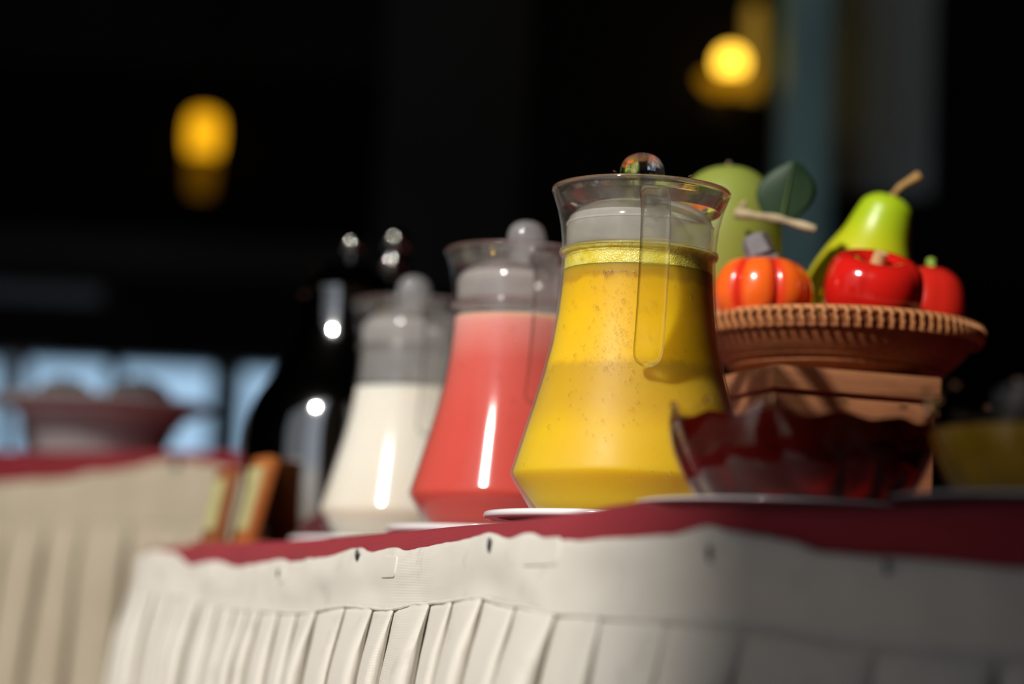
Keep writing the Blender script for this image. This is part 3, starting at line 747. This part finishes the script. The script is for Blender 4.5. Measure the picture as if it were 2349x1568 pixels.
# ------------------------------------------------------------------ swirled glass bowls
m_bowlglass = mat_glass_thin('cut_bowl_glass', .04, (.96, .95, .95))
def mat_red_drink():
    m, nt, out = new_mat('dark_red_syrup')
    g = N(nt, 'ShaderNodeBsdfRefraction'); g.inputs['Color'].default_value = (.42, .022, .004, 1); g.inputs['IOR'].default_value = 1.33; g.inputs['Roughness'].default_value = .12
    d = N(nt, 'ShaderNodeBsdfDiffuse'); d.inputs[0].default_value = (.22, .012, .006, 1)
    s = N(nt, 'ShaderNodeMixShader'); s.inputs[0].default_value = .35; L(nt, g.outputs[0], s.inputs[1]); L(nt, d.outputs[0], s.inputs[2])
    gl = N(nt, 'ShaderNodeBsdfGlossy'); gl.inputs['Roughness'].default_value = .1
    s2 = N(nt, 'ShaderNodeMixShader'); L(nt, schlick(nt), s2.inputs[0]); L(nt, s.outputs[0], s2.inputs[1]); L(nt, gl.outputs[0], s2.inputs[2])
    L(nt, s2.outputs[0], out.inputs[0]); return m
m_syrup = mat_red_drink()
m_yj2 = simple('cloudy_yellow_juice', (.55, .33, .015), .3, .12, 30)
def cut_bowl(x, y, lab, liquid, zl, rot):
    t = thing('glass_bowl', lab, 'bowl', (x, y, ZT+.0060), rot, 'cut glass bowls on white plates')
    def flute(p, a):
        k = min(1, max(0, p.z/.057)); tw = a*12 + 2.2*k
        c = abs(sin(tw/2)); am = .0020*sin(pi*min(1, .15+k*.85))
        q = 1 + am*(c-.5)/max(.02, sqrt(p.x**2+p.y**2))*2
        dz = .0035*max(0, k-.86)/.14*cos(a*12+2.2) if k > .86 else 0
        return Vector((p.x*q, p.y*q, p.z+dz))
    outer = [(.052, .0), (.060, .004), (.067, .014), (.073, .026), (.0775, .037), (.0800, .048), (.0808, .057)]
    bm = bmesh.new(); lathe(bm, [(0, 0)] + smooth_prof(outer, 4) + [(.0800, .0586), (.0788, .0578), (.0778, .050)], 144, flute); finish(bm, 'bowl_wall', m_bowlglass, t, angle=40)
    ins = smooth_prof([(a-.0010, b+.002) for a, b in outer], 4); ins = [(a, b) for a, b in ins if b < zl] 
    bm = bmesh.new(); lathe(bm, [(0, .002)] + ins + [(ins[-1][0]-.001, zl), (0, zl)], 144, flute); finish(bm, 'drink', liquid, t, angle=40)
    bd = None
    for k in range(12):                      # scallop beads along the rim
        a = (2*pi*k - 2.2)/12
        if bd is None:
            bm = bmesh.new(); ball(bm, (0, 0, 0), .0024, .8, 10, 8); d = finish(bm, 'rim_bead', m_rim, t); bd = d.data
        else:
            d = bpy.data.objects.new('rim_bead', bd); C.objects.link(d); d.parent = t
        d.location = (.0800*cos(a), .0800*sin(a), .0606)
    return t
cut_bowl(.177, 1.45, 'scalloped glass bowl of dark red drink beside the yellow jug', m_syrup, .053, .35)
cut_bowl(.306, 1.30, 'blurred glass bowl of yellow juice at the picture edge', m_yj2, .040, .1)

# ------------------------------------------------------------------ wooden stand, tray and fruit
m_block = mat_wood('reddish_wood', (.36, .15, .065), (.25, .095, .04), 18, .6)
m_tray = mat_wood('woven_brown_cane', (.30, .10, .035), (.16, .05, .018), 60, .6, (3, 3, 10))
m_stitch = mat_wood('light_cane_binding', (.56, .24, .09), (.42, .17, .06), 40)
ax = Vector((.127, .040)).normalized(); ang = atan2(ax.y, ax.x)
A = Vector((.202, 1.85)); ctr = A + ax*.085 + Vector((-ax.y, ax.x))*.075
t = thing('wooden_stand', 'reddish wooden block stand under the fruit tray', 'stand', (ctr.x, ctr.y, ZT), ang)
boxo('block', (-.081, -.071, 0), (.056, .071, .124), m_block, t, .002)
boxo('top_board', (-.085, -.075, .124), (.060, .075, .1425), m_block, t, .002)
TX, TY = .268, 1.98; TZ = ZT+.143
t = thing('fruit_tray', 'round woven cane tray on the wooden stand holding fruit', 'tray', (TX, TY, TZ))
bm = bmesh.new(); lathe(bm, smooth_prof([(0, 0), (.058, .0), (.080, .006), (.100, .020), (.111, .034), (.1145, .042)], 5) + [(.113, .0445), (.108, .0445), (.1065, .040)] + smooth_prof([(.104, .0372), (.098, .0352), (.06, .035), (0, .035)], 3), 96); finish(bm, 'tray_body', m_tray, t, angle=50)
bm = bmesh.new(); pr = [(.1145+.0034*cos(2*pi*k/10), .0475+.0028*sin(2*pi*k/10)) for k in range(11)]; lathe(bm, pr, 96); bmesh.ops.remove_doubles(bm, verts=bm.verts, dist=1e-6); finish(bm, 'rim_coil', m_stitch, t)
sm_ = None
for k in range(84):
    a = 2*pi*k/84
    if sm_ is None:
        bm = bmesh.new(); tube(bm, [Vector((.1175, 0, .0485)), Vector((.1192, 0, .0440)), Vector((.1184, .0010, .0385)), Vector((.1158, .0018, .0345))], .0019, 6); so = finish(bm, 'binding_stitch', m_stitch, t); sm_ = so.data
    else:
        so = bpy.data.objects.new('binding_stitch', sm_); C.objects.link(so); so.parent = t
    so.rotation_euler = (0, 0, a)
bm = bmesh.new()
for q in range(5):
    u = q/4; rr = .088 + .0235*u; zz = .0105 + .024*u
    pr = [(rr+.0016*cos(2*pi*k/6), zz+.0016*sin(2*pi*k/6)) for k in range(7)]; lathe(bm, pr, 72)
finish(bm, 'woven_coils', m_tray, t)

FZ = TZ + .0355
m_orangef = simple('orange_pumpkin_skin', (.85, .115, .012), .22, .12, 30, coat=.5)
m_groove = None
def mat_pumpkin():
    m, nt, out = new_mat('ribbed_orange_red_skin')
    at_ = N(nt, 'ShaderNodeAttribute', attribute_name='rib'); n = noise_tex(nt, 30, 3)
    c = ramp(nt, at_.outputs['Fac'], [(0, (.62, .018, .008)), (.35, (.78, .05, .010)), (.75, (.90, .13, .012))])
    principled(nt, out, c, .25, .5, .5); return m
t = thing('pumpkin', 'orange ribbed pumpkin with thick grey stem, on the tray', 'pumpkin', (.200, 1.932, FZ), .45)
def ribf(p, a):
    k = abs(sin(a*3.5)); q = .86 + .14*k**.55; return Vector((p.x*q, p.y*q, p.z))
bm = bmesh.new(); lathe(bm, smooth_prof([(0, .004), (.018, .0006), (.030, .006), (.0385, .018), (.0410, .030), (.0385, .043), (.0300, .0535), (.0180, .0575), (.008, .0545), (0, .053)], 5), 112, ribf)
po = finish(bm, 'skin', mat_pumpkin(), t, angle=70)
att = po.data.attributes.new('rib', 'FLOAT', 'POINT')
for v in po.data.vertices: att.data[v.index].value = abs(sin(atan2(v.co.y, v.co.x)*3.5))
bm = bmesh.new(); sweep(bm, spline([(0, 0, .050), (-.002, 0, .060), (-.006, .001, .070), (-.009, .002, .078)], 4), lambda i, u: [(x*(1+.12*sin(5*atan2(y, x))), y*(1+.12*sin(5*atan2(y, x)))) for x, y in circ(.0132 - .0035*u + (.002*(1-u)**4) - (.004 if u > .95 else 0), 20)])
finish(bm, 'stem', simple('grey_stem', (.20, .19, .20), .6, .25, 120, .5), t)

m_red = simple('glossy_red_skin', (.62, .012, .008), .16, .12, 20, coat=.6)
m_red2 = simple('glossy_dark_red_skin', (.55, .018, .010), .18, .12, 20, coat=.6)
def lob(n, k0, ph=0):
    return lambda p, a: Vector((p.x*(1-k0+k0*abs(cos(a*n/2+ph))**.8), p.y*(1-k0+k0*abs(cos(a*n/2+ph))**.8), p.z))
t = thing('red_apple', 'shiny red apple with pale stump in its dimple, on the tray', 'fruit', (.284, 1.933, FZ+.002), .2); t.rotation_euler = (radians(25), 0, .2)
bm = bmesh.new(); lathe(bm, smooth_prof([(0, .008), (.012, .001), (.026, .004), (.0375, .020), (.0405, .038), (.0365, .055), (.0270, .0632), (.0160, .0620), (.008, .0560), (0, .0525)], 5), 80, lob(5, .045, .5)); finish(bm, 'skin', m_red, t, angle=80)
bm = bmesh.new(); sweep(bm, [Vector((0, 0, .052)), Vector((0, -.001, .058)), Vector((.001, -.002, .0685))], lambda i, u: circ(.0068-.0012*u, 12)); finish(bm, 'stump', simple('pale_fruit_stump', (.58, .36, .16), .7, .15, 60), t)
t = thing('red_apple', 'half shaded dark red apple with short green stalk, at the tray end', 'fruit', (.345, 1.995, FZ), .9)
t.rotation_euler = (radians(-6), radians(14), .9)
t.location.z += .004
bm = bmesh.new(); lathe(bm, smooth_prof([(0, .006), (.010, .001), (.020, .004), (.0285, .018), (.0305, .035), (.0270, .052), (.0180, .0625), (.009, .0630), (0, .0600)], 5), 64, lob(4, .05)); finish(bm, 'skin', m_red2, t, angle=80)
bm = bmesh.new(); tube(bm, spline([(0, 0, .058), (.001, .001, .068), (.004, .002, .077)], 3), lambda u: .0030+.0014*u, 10); finish(bm, 'stalk', simple('green_stalk', (.22, .34, .04), .5, .15, 60), t)

m_pear = mat_grad('yellow_green_pear_skin', [(.2, (.62, .47, .008)), (.5, (.58, .52, .012)), (.85, (.36, .50, .010))], 2, 0, .135, .35, .45, .2, 25, .12)
t = thing('pear', 'yellow-green pear leaning with a long brown stem, behind the apples', 'pear', (.281, 2.064, FZ+.006))
t.rotation_euler = (radians(4), radians(17), 0)
bm = bmesh.new(); lathe(bm, smooth_prof([(0, .004), (.014, .0005), (.032, .010), (.0455, .034), (.0455, .054), (.0390, .078), (.0300, .100), (.0255, .118), (.0215, .130), (.0120, .1375), (.0040, .1365), (0, .1345)], 5), 64); finish(bm, 'skin', m_pear, t, angle=80)
bm = bmesh.new(); tube(bm, spline([(0, 0, .133), (.003, 0, .145), (.010, 0, .155), (.017, .001, .163)], 4), lambda u: .0030+.0018*u**3, 10); finish(bm, 'stem', simple('brown_stem', (.36, .20, .06), .75, .25, 80), t)

m_greenf = mat_grad('dull_green_fruit_skin', [(.1, (.24, .16, .02)), (.4, (.25, .25, .04)), (.9, (.24, .28, .05))], 2, 0, .14, .4, .4, .1, 22, .3)
t = thing('green_fruit', 'large dull green rounded fruit behind the jug lid and grey stem', 'fruit', (.183, 2.035, FZ))
bm = bmesh.new(); lathe(bm, smooth_prof([(0, .0), (.018, .001), (.034, .018), (.0425, .050), (.0460, .090), (.0420, .122), (.0300, .143), (.0140, .152), (.004, .1505), (0, .150)], 5), 64); finish(bm, 'skin', m_greenf, t, angle=80)
t.rotation_euler = (0, radians(-2), 0)
bm = bmesh.new(); tube(bm, [Vector((0, 0, .149)), Vector((0, .003, .154)), Vector((.002, .006, .158))], .002, 8); finish(bm, 'stalk', MATS['dry_stalk'], t)

t = thing('leafy_twig', 'pale twig with one dark green leaf lying across the pumpkin stem', 'twig', (.184, 1.972, 1.029))
bm = bmesh.new(); tube(bm, spline([(-.004, .0, .001), (.012, -.004, -.0015), (.030, -.006, -.0035), (.046, -.009, -.008), (.061, -.012, -.012)], 5), lambda u: .0030 + .0012*sin(u*17)*.4 + .0018*(1-u)**6 + .0006*u, 10); finish(bm, 'twig', simple('pale_bark', (.42, .33, .20), .8, .25, 90, .4), t)
bm = bmesh.new(); tube(bm, spline([(.004, -.002, .001), (.0005, -.003, .006), (.004, -.004, .010)], 4), .0022, 8); finish(bm, 'spur', MATS['pale_bark'], t)
rows, uvs = [], []
for i in range(21):
    u = i/20; row = []; wdt = .0245*(sin(pi*min(1, u*.93+.035))**.75)
    for k in range(11):
        v = k/5-1; p = Vector((.0335+.008*u + v*wdt*(1), .002 + .006*abs(v)**1.5*u - .010*u + .004*u*u, -.006 + .052*u)); row.append(p)
    rows.append(row)
lf = grid('leaf', rows, simple('dark_green_leaf', (.010, .036, .010), .6, .2, 40), t, thick=.0007, angle=80)
bm = bmesh.new(); tube(bm, [Vector((.0335+.008*u, .0005 - .010*u + .004*u*u, -.008+.052*u)) for u in [k/12 for k in range(12)]], lambda u: .0011*(1-.7*u), 6); finish(bm, 'midrib', simple('leaf_midrib', (.10, .15, .04), .5, .1, 40), lf)

# two tiny flies on the rim of the yellow jug
m_fly = simple('fly_body', (.16, .06, .025), .5, .2, 200); m_wing = mat_frosted('fly_wing', .25, (.6, .5, .4))
for dx, lab, rz in ((-.0225, 'tiny brown fly on the yellow jug rim, before the lid knob', .6), (.031, 'tiny brown fly on the yellow jug rim, toward the green fruit', 2.3)):
    t = thing('fly', lab, 'insect', (.089+dx, 1.73-sqrt(.0642**2-dx*dx), ZT+.0062+.2447), rz, 'flies on the jug rim')
    bm = bmesh.new(); ball(bm, (0, 0, .0009), .0007, .9, 10, 8); ball(bm, (.0010, 0, .0010), .0005, 1, 8, 6); bmesh.ops.scale(bm, vec=(1.3, .9, .9), verts=bm.verts); finish(bm, 'fly_body', m_fly, t)
    for sgn in (-1, 1):
        bm = bmesh.new(); ball(bm, (0, 0, 0), .0009, 1, 10, 6); bmesh.ops.transform(bm, matrix=Matrix.Translation((-.0009, sgn*.0005, .0016)) @ Matrix.Rotation(sgn*.5, 4, 'Z') @ Matrix.Diagonal((1.2, .5, .06, 1)), verts=bm.verts); finish(bm, 'wing', m_wing, t)

bpy.context.view_layer.update()
